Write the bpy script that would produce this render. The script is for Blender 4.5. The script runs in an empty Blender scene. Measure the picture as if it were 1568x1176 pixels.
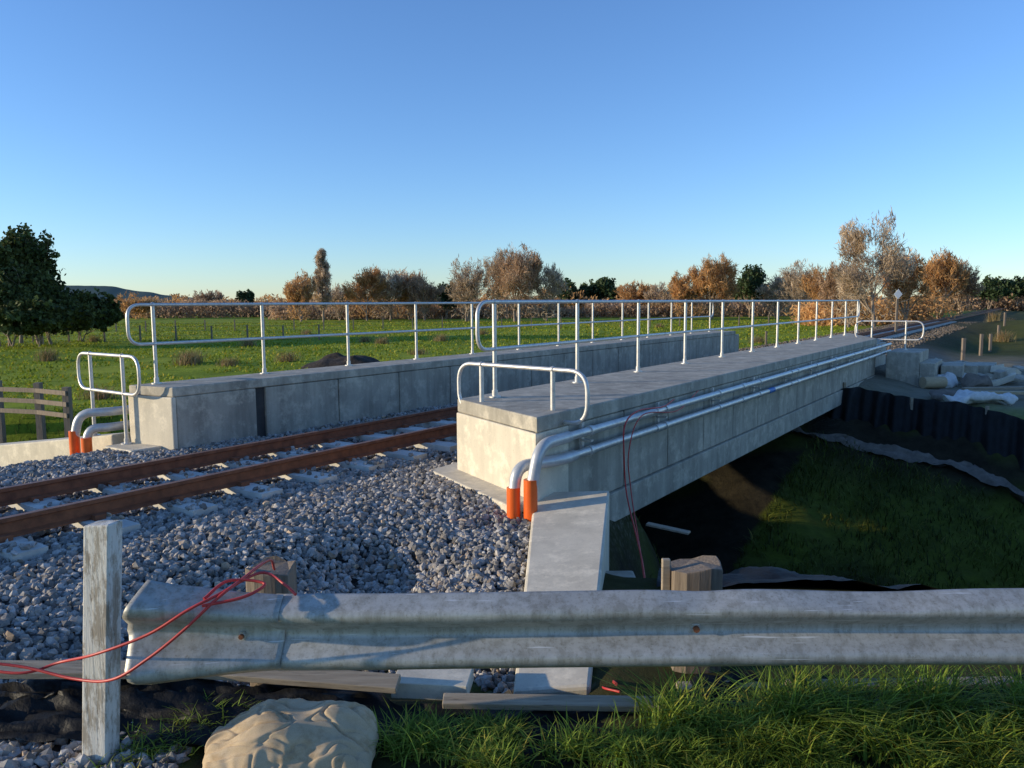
import bpy, math, random
import numpy as np
from mathutils import Vector, Matrix, noise
random.seed(7); RNG=np.random.default_rng(7)
scene=bpy.context.scene
DX,DY=0.5664,0.8241
def W(s,t,z=0.0): return (s*DX+t*DY, s*DY-t*DX, z)
def ST(x,y): return x*DX+y*DY, x*DY-y*DX

# ------------------------------------------------------------------ materials
def new_mat(name):
    m=bpy.data.materials.new(name); m.use_nodes=True
    nt=m.node_tree; b=nt.nodes["Principled BSDF"]
    return m,nt,b
def N(nt,typ,**kw):
    n=nt.nodes.new(typ)
    for k,v in kw.items():
        if k in n.inputs: n.inputs[k].default_value=v
        else: setattr(n,k,v)
    return n
def coord(nt): return N(nt,'ShaderNodeNewGeometry').outputs['Position']
def tex_noise(nt,co,scale,detail=6,rough=0.6,stretch=None):
    if stretch:
        mp=N(nt,'ShaderNodeMapping'); mp.inputs['Scale'].default_value=stretch
        nt.links.new(co,mp.inputs['Vector']); co=mp.outputs['Vector']
    n=N(nt,'ShaderNodeTexNoise',Scale=scale,Detail=detail,Roughness=rough)
    nt.links.new(co,n.inputs['Vector']); return n.outputs['Fac']
def ramp(nt,fac,stops):
    r=N(nt,'ShaderNodeValToRGB'); e=r.color_ramp.elements
    while len(e)<len(stops): e.new(0.5)
    for i,(p,c) in enumerate(stops):
        e[i].position=p; e[i].color=(c[0],c[1],c[2],1)
    nt.links.new(fac,r.inputs['Fac']); return r.outputs['Color']
def mixc(nt,a,b,fac,mode='MIX'):
    m=N(nt,'ShaderNodeMix',data_type='RGBA',blend_type=mode)
    def setin(i,v):
        if hasattr(v,'links'): nt.links.new(v,m.inputs[i])
        elif isinstance(v,(int,float)): m.inputs[i].default_value=v
        else: m.inputs[i].default_value=(v[0],v[1],v[2],1)
    setin(0,fac); setin(6,a); setin(7,b); return m.outputs[2]
def bump(nt,b,h,strength,dist):
    bp=N(nt,'ShaderNodeBump',Strength=strength,Distance=dist)
    nt.links.new(h,bp.inputs['Height']); nt.links.new(bp.outputs['Normal'],b.inputs['Normal'])
def noisy(name,c1,c2,scale=5,rough=0.8,bs=0.3,bd=0.01,bscale=40,metal=0.0,attr=False,stretch=None,spec=0.4,trans=0):
    m,nt,b=new_mat(name); co=coord(nt)
    f=tex_noise(nt,co,scale,8,0.65,stretch)
    c=ramp(nt,f,[(0.3,c1),(0.7,c2)])
    if attr:
        a=N(nt,'ShaderNodeAttribute',attribute_name='Col')
        c=mixc(nt,c,a.outputs['Color'],1.0,'MULTIPLY')
    nt.links.new(c,b.inputs['Base Color'])
    b.inputs['Roughness'].default_value=rough; b.inputs['Metallic'].default_value=metal
    b.inputs['Specular IOR Level'].default_value=spec
    if bs: bump(nt,b,tex_noise(nt,co,bscale,6,0.6,stretch),bs,bd)
    return m
def concrete(name,c1,c2,dark=0.55):
    m,nt,b=new_mat(name); co=coord(nt)
    c=ramp(nt,tex_noise(nt,co,1.6,10,0.7),[(0.3,c1),(0.7,c2)])
    st=ramp(nt,tex_noise(nt,co,2.2,8,0.6,(2.5,2.5,0.25)),[(0.35,(dark,dark,dark*1.0)),(0.6,(1,1,1))])
    c=mixc(nt,c,st,0.7,'MULTIPLY')
    sp=ramp(nt,tex_noise(nt,co,55,4,0.6),[(0.28,(0.6,0.6,0.6)),(0.42,(1,1,1))])
    c=mixc(nt,c,sp,0.5,'MULTIPLY')
    sk=ramp(nt,tex_noise(nt,co,4,8,0.75),[(0.5,(0,0,0)),(0.75,(1,1,1))])
    c=mixc(nt,c,(min(1,c2[0]*1.35),min(1,c2[1]*1.33),min(1,c2[2]*1.3)),sk)
    nt.links.new(c,b.inputs['Base Color']); b.inputs['Roughness'].default_value=0.85
    bump(nt,b,tex_noise(nt,co,30,8,0.7),0.25,0.006); return m
M={}
M['conc']=concrete('concrete_precast',(0.32,0.29,0.23),(0.48,0.435,0.345))
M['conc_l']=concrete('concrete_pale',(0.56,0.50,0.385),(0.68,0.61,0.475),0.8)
M['conc_d']=noisy('concrete_joint',(0.03,0.03,0.03),(0.07,0.07,0.065),3)
M['galv']=noisy('galvanised_steel',(0.50,0.48,0.45),(0.70,0.68,0.64),18,0.42,0.08,0.002,60,0.5)
m,nt,b=new_mat('weathered_zinc'); co=coord(nt)
c=ramp(nt,tex_noise(nt,co,3.0,10,0.7,(0.6,1,2.0)),[(0.3,(0.36,0.35,0.32)),(0.7,(0.55,0.54,0.50))])
s2=ramp(nt,tex_noise(nt,co,9,8,0.7,(2.5,2.5,0.5)),[(0.40,(0.55,0.53,0.47)),(0.55,(1,1,1))]); c=mixc(nt,c,s2,0.6,'MULTIPLY')
s3=ramp(nt,tex_noise(nt,co,90,4,0.6),[(0.3,(0.6,0.58,0.52)),(0.45,(1,1,1))]); c=mixc(nt,c,s3,0.7,'MULTIPLY')
s4=ramp(nt,tex_noise(nt,co,6,6,0.8),[(0.62,(1,1,1)),(0.74,(0.5,0.36,0.24))]); c=mixc(nt,c,s4,0.5,'MULTIPLY')
s5=ramp(nt,tex_noise(nt,co,14,4,0.5,(0.25,1,9)),[(0.67,(0,0,0)),(0.72,(1,1,1))]); c=mixc(nt,c,(.7,.7,.69),s5)
nt.links.new(c,b.inputs['Base Color']); b.inputs['Metallic'].default_value=0.3; b.inputs['Roughness'].default_value=0.52
bump(nt,b,tex_noise(nt,co,8,6,0.6),0.2,0.01); M['zinc']=m
M['rust']=noisy('rusty_rail',(0.14,0.048,0.022),(0.32,0.115,0.05),9,0.75,0.3,0.003,70)
M['railtop']=noisy('rail_running_surface',(0.20,0.09,0.05),(0.34,0.18,0.11),8,0.5,0.05,0.001,70,0.3)
M['sleeper']=concrete('sleeper_concrete',(0.50,0.48,0.43),(0.64,0.62,0.56),0.8)
M['stone']=noisy('ballast_stone',(0.185,0.172,0.155),(0.385,0.36,0.33),30,0.85,0.35,0.004,120,attr=True)
M['orange']=noisy('orange_pvc',(0.72,0.11,0.015),(0.85,0.16,0.025),6,0.35,0.03,0.001,30)
M['elbow']=noisy('silver_duct',(0.44,0.44,0.43),(0.62,0.62,0.60),9,0.4,0.05,0.001,40,0.3)
M['red']=noisy('red_cable_sheath',(0.42,0.03,0.03),(0.6,0.06,0.05),9,0.45,0,0)
M['yellow']=noisy('yellow_strap',(0.6,0.42,0.03),(0.75,0.55,0.06),9,0.5,0,0)
M['green_net']=noisy('green_netting',(0.01,0.10,0.09),(0.03,0.2,0.17),14,0.8,0.4,0.02,20)
M['black']=noisy('black_polythene',(0.005,0.005,0.005),(0.014,0.014,0.014),5,0.55,0.5,0.03,9,spec=0.22)
M['white_bag']=noisy('white_wrap',(0.5,0.5,0.48),(0.75,0.75,0.72),8,0.6,0.6,0.03,14)
M['geotex']=noisy('pale_geotextile',(0.12,0.10,0.08),(0.24,0.20,0.16),6,0.9,0.6,0.03,14)
M['soil']=noisy('dark_soil',(0.018,0.013,0.010),(0.06,0.045,0.032),6,0.95,0.8,0.05,14)
M['blue']=noisy('blue_sleeve',(0.02,0.12,0.4),(0.03,0.18,0.5),9,0.5,0,0)
def wood(name,c1,c2,paint=None,along=2):
    m,nt,b=new_mat(name); co=coord(nt)
    st=[9,9,9]; st[along]=0.5
    g=tex_noise(nt,co,6,10,0.7,tuple(st))
    c=ramp(nt,g,[(0.3,c1),(0.7,c2)])
    cr=ramp(nt,tex_noise(nt,co,12,6,0.7,tuple(st)),[(0.30,(0.25,0.22,0.2)),(0.40,(1,1,1))]); c=mixc(nt,c,cr,0.8,'MULTIPLY')
    if paint:
        p=ramp(nt,tex_noise(nt,co,7,10,0.8,(2,2,0.6)),[(0.44,(0,0,0)),(0.52,(1,1,1))]); c=mixc(nt,c,paint,p)
    nt.links.new(c,b.inputs['Base Color']); b.inputs['Roughness'].default_value=0.85
    bump(nt,b,g,0.6,0.01); return m
M['wood_post']=wood('weathered_timber',(0.12,0.09,0.065),(0.29,0.23,0.17))
M['wood_grey']=wood('weathered_plank',(0.22,0.175,0.12),(0.44,0.36,0.26),along=0)
M['wood_white']=wood('flaking_white_paint_timber',(0.24,0.20,0.15),(0.42,0.38,0.31),(0.62,0.61,0.56))
m,nt,b=new_mat('hessian_bag'); co=coord(nt)
c=ramp(nt,tex_noise(nt,co,6,8,0.6),[(0.3,(0.46,0.35,0.22)),(0.7,(0.62,0.49,0.33))])
st=ramp(nt,tex_noise(nt,co,9,6,0.7),[(0.36,(0.6,0.5,0.38)),(0.5,(1,1,1))]); c=mixc(nt,c,st,0.5,'MULTIPLY')
ck=ramp(nt,tex_noise(nt,co,260,2,0.5),[(0.35,(0.8,0.78,0.74)),(0.6,(1,1,1))]); c=mixc(nt,c,ck,0.6,'MULTIPLY')
nt.links.new(c,b.inputs['Base Color']); b.inputs['Roughness'].default_value=0.95; b.inputs['Specular IOR Level'].default_value=0.1
w1=N(nt,'ShaderNodeTexWave',Scale=120.0,Distortion=1.0); nt.links.new(co,w1.inputs['Vector']); bump(nt,b,w1.outputs['Fac'],0.2,0.0015); M['bag']=m
def leafm(name,c1,c2,scale=0.6,rough=0.7,tr=0.25):
    m,nt,b=new_mat(name); co=coord(nt)
    c=ramp(nt,tex_noise(nt,co,scale,5,0.6),[(0.3,c1),(0.7,c2)])
    a=N(nt,'ShaderNodeAttribute',attribute_name='Col'); c=mixc(nt,c,a.outputs['Color'],1.0,'MULTIPLY')
    nt.links.new(c,b.inputs['Base Color']); b.inputs['Roughness'].default_value=rough
    b.inputs['Specular IOR Level'].default_value=0.25
    if tr:
        t=N(nt,'ShaderNodeBsdfTranslucent'); nt.links.new(c,t.inputs['Color'])
        ms=N(nt,'ShaderNodeMixShader'); ms.inputs[0].default_value=tr
        nt.links.new(b.outputs[0],ms.inputs[1]); nt.links.new(t.outputs[0],ms.inputs[2])
        nt.links.new(ms.outputs[0],nt.nodes['Material Output'].inputs['Surface'])
    return m
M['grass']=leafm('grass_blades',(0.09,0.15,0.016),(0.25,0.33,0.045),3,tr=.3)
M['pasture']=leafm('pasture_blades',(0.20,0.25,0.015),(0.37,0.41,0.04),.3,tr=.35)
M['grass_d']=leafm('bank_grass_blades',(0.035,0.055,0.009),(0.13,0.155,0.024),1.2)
M['rush']=leafm('rush_blades',(0.20,0.16,0.06),(0.38,0.30,0.14),3)
M['lf_orange']=leafm('willow_orange_twigs',(0.46,0.25,0.10),(0.68,0.40,0.17),0.3,tr=.4)
M['lf_brown']=leafm('brown_twigs',(0.36,0.225,0.135),(0.55,0.37,0.23),0.3,tr=.4)
M['lf_pale']=leafm('pale_twigs',(0.43,0.32,0.22),(0.64,0.50,0.35),0.3,tr=.4)
M['lf_pine']=leafm('pine_needles',(0.03,0.055,0.022),(0.07,0.105,0.04),0.3,tr=0.15)
M['lf_ever']=leafm('evergreen_leaves',(0.035,0.058,0.014),(0.12,0.135,0.04),0.5,tr=0.15)
M['bark']=noisy('bark',(0.22,0.165,0.12),(0.40,0.31,0.23),6,0.9,0.5,0.03,12)
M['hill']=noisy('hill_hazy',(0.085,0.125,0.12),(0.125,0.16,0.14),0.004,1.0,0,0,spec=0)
M['white']=noisy('white_paint',(0.7,0.7,0.7),(0.8,0.8,0.8),9,0.5,0,0)
M['sawn']=wood('sawn_timber',(0.35,0.26,0.15),(0.55,0.43,0.27),along=0)
m,nt,b=new_mat('ground_mixed'); co=coord(nt)
att=N(nt,'ShaderNodeAttribute',attribute_name='Col'); sep=N(nt,'ShaderNodeSeparateColor'); nt.links.new(att.outputs['Color'],sep.inputs[0])
g=ramp(nt,tex_noise(nt,co,0.11,8,0.65),[(0.32,(0.17,0.24,0.018)),(0.5,(0.28,0.35,0.026)),(0.68,(0.38,0.41,0.045))])
g2=ramp(nt,tex_noise(nt,co,1.1,8,0.7),[(0.3,(0.5,0.52,0.5)),(0.55,(1,1,1)),(0.75,(1.0,0.92,0.75))]); g=mixc(nt,g,g2,0.75,'MULTIPLY')
g3=ramp(nt,tex_noise(nt,co,9,6,0.7),[(0.3,(0.45,0.45,0.45)),(0.6,(1,1,1))]); g=mixc(nt,g,g3,0.6,'MULTIPLY')
vor=N(nt,'ShaderNodeTexVoronoi',Scale=17.0); nt.links.new(co,vor.inputs['Vector'])
vs=N(nt,'ShaderNodeSeparateColor'); nt.links.new(vor.outputs['Color'],vs.inputs[0])
gr=ramp(nt,vs.outputs[0],[(0.0,(0.075,0.07,0.065)),(1.0,(0.25,0.24,0.22))])
gd=ramp(nt,vor.outputs['Distance'],[(0.25,(1,1,1)),(0.6,(0.2,0.2,0.2))]); gr=mixc(nt,gr,gd,1.0,'MULTIPLY')
mud=ramp(nt,tex_noise(nt,co,2.5,8,0.7),[(0.3,(0.014,0.012,0.008)),(0.7,(0.05,0.042,0.026))])
pad=ramp(nt,tex_noise(nt,co,1.3,12,0.8),[(0.3,(0.13,0.115,0.095)),(0.7,(0.29,0.26,0.22))])
c=mixc(nt,g,mud,sep.outputs[1]); c=mixc(nt,c,pad,sep.outputs[2]); c=mixc(nt,c,gr,sep.outputs[0])
nt.links.new(c,b.inputs['Base Color']); b.inputs['Roughness'].default_value=0.95; b.inputs['Specular IOR Level'].default_value=0.1
bump(nt,b,tex_noise(nt,co,7,10,0.75),0.7,0.06); M['ground']=m

# ------------------------------------------------------------------ mesh builder
class MB:
    def __init__(s): s.v=[];s.n=0;s.lv=[];s.lc=[];s.mi=[];s.sm=[];s.col=[];s.mats=[]
    def mid(s,k):
        if k not in s.mats: s.mats.append(k)
        return s.mats.index(k)
    def add(s,v,f,mat,smooth=False,col=None):
        v=np.asarray(v,dtype=np.float64).reshape(-1,3)
        mi=s.mid(mat)
        if isinstance(f,np.ndarray):
            s.lv.append((f+s.n).ravel()); k=len(f); s.lc.append(np.full(k,f.shape[1]))
        else:
            k=len(f); s.lv.append(np.array([i+s.n for q in f for i in q])); s.lc.append(np.array([len(q) for q in f]))
        s.mi.append(np.full(k,mi)); s.sm.append(np.full(k,smooth))
        cc=np.ones((len(v),3)) if col is None else np.asarray(col,dtype=float)
        s.col.append(cc); s.v.append(v); s.n+=len(v)
    def build(s,name,parent=None,bevel=0,solid=0):
        me=bpy.data.meshes.new(name); v=np.concatenate(s.v); lv=np.concatenate(s.lv).astype(np.int32); lc=np.concatenate(s.lc).astype(np.int32)
        me.vertices.add(len(v)); me.vertices.foreach_set('co',v.ravel())
        me.loops.add(len(lv)); me.loops.foreach_set('vertex_index',lv)
        me.polygons.add(len(lc)); st=np.concatenate([[0],np.cumsum(lc)[:-1]]).astype(np.int32)
        me.polygons.foreach_set('loop_start',st)
        for k in s.mats: me.materials.append(M[k])
        me.polygons.foreach_set('material_index',np.concatenate(s.mi).astype(np.int32))
        me.polygons.foreach_set('use_smooth',np.concatenate(s.sm))
        a=me.attributes.new('Col','FLOAT_COLOR','POINT'); c=np.concatenate(s.col); c=np.hstack([c,np.ones((len(c),1))])
        a.data.foreach_set('color',c.ravel().astype(np.float32))
        me.update(calc_edges=True); me.validate()
        o=bpy.data.objects.new(name,me); scene.collection.objects.link(o)
        if parent: o.parent=parent
        if solid:
            md=o.modifiers.new('solid','SOLIDIFY'); md.thickness=solid
        if bevel:
            md=o.modifiers.new('bev','BEVEL'); md.width=bevel; md.segments=2; md.limit_method='ANGLE'; md.angle_limit=math.radians(40)
        return o
    def prism(s,poly,z0,z1,mat,top=None):
        n=len(poly); z0=[z0]*n if np.isscalar(z0) else z0; z1=[z1]*n if np.isscalar(z1) else z1
        top=top or poly
        a=sum(poly[i][0]*poly[(i+1)%n][1]-poly[(i+1)%n][0]*poly[i][1] for i in range(n))
        if a<0: poly=poly[::-1]; top=top[::-1]; z0=z0[::-1]; z1=z1[::-1]
        v=[(p[0],p[1],z) for p,z in zip(poly,z0)]+[(p[0],p[1],z) for p,z in zip(top,z1)]
        f=[list(range(n))[::-1],[n+i for i in range(n)]]+[[i,(i+1)%n,n+(i+1)%n,n+i] for i in range(n)]
        s.add(v,f,mat)
    def st(s,s0,s1,t0,t1,z0,z1,mat):
        s.prism([W(s0,t0)[:2],W(s1,t0)[:2],W(s1,t1)[:2],W(s0,t1)[:2]],z0,z1,mat)
    def box(s,x0,x1,y0,y1,z0,z1,mat): s.prism([(x0,y0),(x1,y0),(x1,y1),(x0,y1)],z0,z1,mat)
    def obox(s,c,size,rot,mat):
        R=rot if isinstance(rot,Matrix) else Matrix.Rotation(rot,3,'Z')
        v=[]
        for dx,dy,dz in [(-1,-1,-1),(1,-1,-1),(1,1,-1),(-1,1,-1),(-1,-1,1),(1,-1,1),(1,1,1),(-1,1,1)]:
            p=R@Vector((dx*size[0]/2,dy*size[1]/2,dz*size[2]/2)); v.append((c[0]+p.x,c[1]+p.y,c[2]+p.z))
        s.add(v,[[0,3,2,1],[4,5,6,7],[0,1,5,4],[1,2,6,5],[2,3,7,6],[3,0,4,7]],mat)
    def tube(s,path,r,mat,n=10,closed=False,caps=True):
        P=[Vector(p) for p in path]; m=len(P); rr=[r]*m if np.isscalar(r) else r
        rings=[]; up=None
        for i in range(m):
            if closed: d=(P[(i+1)%m]-P[i-1])
            else: d=(P[min(i+1,m-1)]-P[max(i-1,0)])
            d.normalize()
            if up is None: up=Vector((0,0,1)) if abs(d.z)<0.9 else Vector((1,0,0))
            a=d.cross(up)
            if a.length<1e-4: a=d.cross(Vector((0.3,1,0.2)))
            a.normalize(); b2=a.cross(d); up=b2
            rings.append([P[i]+a*math.cos(2*math.pi*k/n)*rr[i]+b2*math.sin(2*math.pi*k/n)*rr[i] for k in range(n)])
        v=[tuple(q) for R in rings for q in R]; f=[]
        for i in range(m if closed else m-1):
            j=(i+1)%m
            for k in range(n): f.append([i*n+k,j*n+k,j*n+(k+1)%n,i*n+(k+1)%n])
        s.add(v,f,mat,True)
        if caps and not closed:
            s.add(v[:n],[list(range(n))],mat); s.add(v[-n:],[list(range(n))[::-1]],mat)
def fillet(pts,r,closed=False,k=6):
    P=[Vector(p) for p in pts]; out=[]; n=len(P)
    for i in range(n):
        if not closed and i in (0,n-1): out.append(P[i]); continue
        a,b2,c=P[i-1],P[i],P[(i+1)%n]
        u=(a-b2).normalized(); w=(c-b2).normalized(); rr=min(r,(a-b2).length*0.49,(c-b2).length*0.49)
        p0=b2+u*rr; p1=b2+w*rr
        for j in range(k+1):
            q=j/k; out.append(p0*(1-q)**2+b2*2*q*(1-q)+p1*q*q)
    return [tuple(p) for p in out]
def ss(x): x=np.clip(x,0,1); return x*x*(3-2*x)
def vn(x,y,sc,seed=0):
    x=np.asarray(x)*sc+seed*17.3; y=np.asarray(y)*sc+seed*9.1
    xi=np.floor(x); yi=np.floor(y); fx=ss(x-xi); fy=ss(y-yi)
    h=lambda a,b:(np.sin(a*127.1+b*311.7+seed)*43758.5453)%1.0
    return (h(xi,yi)*(1-fx)+h(xi+1,yi)*fx)*(1-fy)+(h(xi,yi+1)*(1-fx)+h(xi+1,yi+1)*fx)*fy

# ------------------------------------------------------------------ terrain
def sfar(t): return np.interp(t,[-60,-17,-10.5,-3.35,-.1,5,30],[-30,12,21,20.5,18.8,18.8,36])
def rav_w(x,y):
    s,t=ST(x,y)
    sn=np.interp(t,[-60,-17,-10.5,-3.8,-3.0,5,30],[-40,2.5,7.2,7.2,5.0,5.5,6])
    sf=sfar(t)
    j=(vn(x,y,0.5,3)-0.5)*0.5
    fb=np.interp(t,[-12,-9,-3.35,-.1,6],[2.6,11,12,5,5])
    q=np.clip((sf-s+j)/fb,0,1); q=.15*ss(q)+.85*q
    shade_fill=1-.92*ss((-10.0-t)/1.3)*ss((s-8)/3)  # unseen ground raised left of the bridge, shaped to cut light beneath the deck
    return ss((s-sn+j)/3.6)*q*ss((y-4.3)/3.2)*shade_fill
def ballast_w(x,y):
    s,t=ST(x,y); a=np.abs(t+6.95)
    f=1-ss((a-2.4)/1.6)
    nb=(x<0.42)&(y>3.95-0.25*np.sin(x*3))&(s<7.2)&(t>-9.3)
    lf=(x<-1.45)&(y>2.2)&(s<7.2)&(t>-9.3)
    return np.maximum(f,(nb|lf)*1.0)
def gz(x,y):
    x=np.asarray(x,dtype=float); y=np.asarray(y,dtype=float)
    s,t=ST(x,y)
    z=-2.5+(vn(x,y,0.08,1)-0.5)*0.15+(vn(x,y,0.7,2)-0.5)*0.06
    near=1-ss((y-4.4)/4.0); z=z*(1-near)-1.93*near
    pad=ss((s-16)/3)*ss((45-s)/10)*ss((t+6)/2)*ss((20-t)/6); z=z*(1-pad)+(-2.22+(vn(x,y,1.3,6)-.5)*.12)*pad
    z=z+1.5*np.exp(-((x-37)/6)**2-((y-46)/16)**2)
    a=np.abs(t+6.95); f=1-np.clip((a-2.6)/1.8,0,1); z=np.maximum(z,z*(1-f)-1.81*f)
    nb=(x<0.42)&(s<7.2)&(t>-9.3)
    zb=-1.80-0.085*np.clip(7.2-y,0,3.1)*ss((x+3.6)/2.6)-0.03*np.clip(6-y,0,3)
    zb=zb-0.20*np.exp(-((x+0.95)**2+(y-5.55)**2)/0.22)+0.05*(vn(x,y,1.6,8)-.5)
    wr=ss((y-3.5)/0.6); zb=zb*wr-1.98*(1-wr)
    blend=ss((a-1.6)/1.2)
    z=np.where(nb,z*(1-blend)+zb*blend,z)
    r=rav_w(x,y); z=z*(1-r)+(-5.05+(vn(x,y,0.9,5)-0.5)*0.3)*r
    sun_block=ss((s-11.0)/.8)*ss((23-s)/1)*ss((t+12.9)/.9)*ss((-9.7-t)/.5)  # added hidden bank that blocks low sun from under the bridge
    z=z*(1-sun_block)-2.02*sun_block
    b2=ss((s-6.8)/.6)*ss((12-s)/.8)*ss((t+12.2)/.8)*ss((-9.75-t)/.45)  # added hidden sill, sets the lower edge of the sunlit ravine strip
    z=z*(1-b2)+np.maximum(z,-2.27+(vn(x,y,1.5,14)-.5)*.08)*b2
    return z
def axis(lo,hi,a,b,step,g=1.13):
    mid=list(np.arange(a,b+1e-6,step)); st=step; p=b; up=[]
    while p<hi: st*=g; p+=st; up.append(p)
    st=step;p=a; dn=[]
    while p>lo: st*=g; p-=st; dn.append(p)
    return np.array(dn[::-1]+mid+up)
xs=axis(-3500,3500,-11,15,0.13); ys=axis(-60,4500,2.2,24,0.13)
X,Y=np.meshgrid(xs,ys); Z=gz(X,Y)
nx,ny=len(xs),len(ys)
idx=np.arange(nx*ny).reshape(ny,nx)
F=np.stack([idx[:-1,:-1],idx[:-1,1:],idx[1:,1:],idx[1:,:-1]],-1).reshape(-1,4)
s_,t_=ST(X,Y); r_=rav_w(X,Y)
grv=np.clip(ballast_w(X,Y)*(1-ss(r_*3)),0,1)*np.where(s_>27,.35,1)
gpatch=ss((r_-.25)*4)*ss((vn(X,Y,.6,12)-.25)*4)*(t_>-3.9)*(s_>10.5)
mud=np.clip(ss(r_*5)*(0.9+.8*(vn(X,Y,0.8,11)-0.35)),0,1)*np.where(t_<-10.5,.3,1)*(1-.38*gpatch)
mud=np.maximum(mud, ss((Y-2.0)/0.2)*(1-ss((Y-4.8)/1.5))*(np.abs(X)<14)*0.92*(1-grv))
mud=np.maximum(mud, (X>.4)*(t_>-3.9)*(1-ss((Y-8)/3))*(X<16)*.9)
mud=np.maximum(mud, ss((-9.8-t_)/1)*ss((t_+22)/3)*ss((s_+2)/2)*ss((10-s_)/3)*0.6)
mud=np.maximum(mud,(s_>26)*(1-ss((np.abs(t_+6.95)-3.8)/1.5))*.9)
mud=np.maximum(mud,ss((s_-29)/5)*ss((t_+10)/1)*ss((3.5-t_)/2)*.8)
pad_=ss((s_-17)/3)*ss((40-s_)/10)*ss((t_+6)/2)*ss((12-t_)/6)*(1-ss(r_*7))*.9
mb=MB(); mb.add(np.stack([X,Y,Z],-1).reshape(-1,3),F,'ground',True,np.stack([grv,mud,pad_],-1).reshape(-1,3))
mb.build('ground')

# ------------------------------------------------------------------ bridge
bridge=bpy.data.objects.new('railway_bridge',None); scene.collection.objects.link(bridge)
def wp(l): return [W(a,b)[:2] for a,b in l]
mb=MB()
s_in0,s_out0,s_in1,s_out1=6.35,5.65,26.4,22.6
mb.prism(wp([(s_in0+.02,-5.05),(s_out0+.02,-3.66),(s_out1-.02,-3.66),(s_in1-.02,-5.05)]),-2.28,-1.10,'conc_d')
mb.build('right_girder_core',bridge)
mb=MB()
mb.prism(wp([(s_in0,-5.07),(s_out0,-3.62),(s_out1,-3.62),(s_in1,-5.07)]),-1.14,-1.0,'conc')
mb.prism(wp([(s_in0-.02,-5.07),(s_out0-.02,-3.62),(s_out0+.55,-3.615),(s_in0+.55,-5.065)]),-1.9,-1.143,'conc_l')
s=s_out0+0.56; k=0
while s<s_out1-.3:
    e=min(s+1.19,s_out1-.01)
    mb.st(s+.009,e-.009,-3.70,-3.632,-1.97,-1.147,'conc'); s=e
mb.st(s_out0+.56,s_out1-.01,-3.72,-3.595,-2.30,-1.977,'conc')
mb.st(7.5,22,-5.05,-3.75,-2.31,-2.285,'conc')
mb.build('right_girder',bridge,bevel=0.014)
mb=MB()
mb.st(5.42,26.5,-9.54,-8.84,-2.15,-1.1,'conc_d'); mb.build('left_girder_core',bridge)
mb=MB()
mb.prism(wp([(5.28,-9.57),(5.4,-8.79),(26.6,-8.79),(26.6,-9.57)]),-1.12,-1.0,'conc')
mb.prism(wp([(5.26,-9.57),(5.38,-8.79),(5.44,-8.79),(5.44,-9.565)]),-1.95,-1.123,'conc_l')  # sunlit end face painted in: paler concrete than the rest of the block
mb.st(5.443,6.62,-9.56,-8.792,-1.95,-1.123,'conc')
s=6.78
while s<26.3:
    e=s+1.35; mb.st(s+.009,e-.009,-8.86,-8.80,-1.95,-1.127,'conc'); s=e
mb.st(6.7,26.3,-9.6,-9.5,-2.15,-1.123,'conc')
mb.build('left_girder',bridge,bevel=0.014)
mb=MB()
mb.st(6.6,26,-8.80,-5.08,-2.15,-1.86,'conc')
mb.st(6.5,7.3,-9.5,-3.75,-5.4,-2.31,'conc')
mb.st(21.9,22.8,-9.5,-3.4,-5.4,-2.31,'conc')
mb.st(22.62,26,-5.0,-3.9,-2.6,-1.25,'conc')
mb.prism(wp([(6.15,-5.3),(5.38,-3.72),(6.3,-3.72),(7.0,-5.3)]),-2.1,-1.755,'conc_l')
mb.st(4.95,5.4,-9.62,-9.0,-2.1,-1.74,'conc_l')
mb.build('abutments_and_deck',bridge,bevel=0.015)
mb=MB()
P=[(0.20,7.0),(0.88,6.85),(0.385,3.70),(-0.005,3.72)]
mb.prism(P,-5.4,[-1.74,-1.69,-1.92,-1.955],'conc_l')
mb.box(.62,.95,5.35,5.9,-3.4,-2.10,'conc')
mb.build('wing_wall_near',bridge,bevel=0.02)
mb=MB()
a=W(5.2,-9.9); b_=W(4.9,-13.5); c_=W(5.2,-13.6); d_=W(5.5,-9.9)
mb.prism([a[:2],b_[:2],c_[:2],d_[:2]],-3.2,[-1.66,-2.15,-2.15,-1.66],'conc_l')
mb.build('wing_wall_left',bridge,bevel=0.02)
mb=MB()
mb.st(22.4,24.2,-3.35,-2.55,-2.9,-1.33,'conc'); mb.st(22.4,24.2,-2.548,-2.2,-2.9,-1.6,'conc')
mb.build('wing_wall_far',bridge,bevel=0.02)
mb=MB()
s=6.9
while s<22:
    mb.obox(W(s,-3.622,-1.24),(0.06,0.03,0.05),math.atan2(DY,DX),'conc_d'); s+=2.38
mb.build('lifting_anchor_recesses',bridge)

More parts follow.
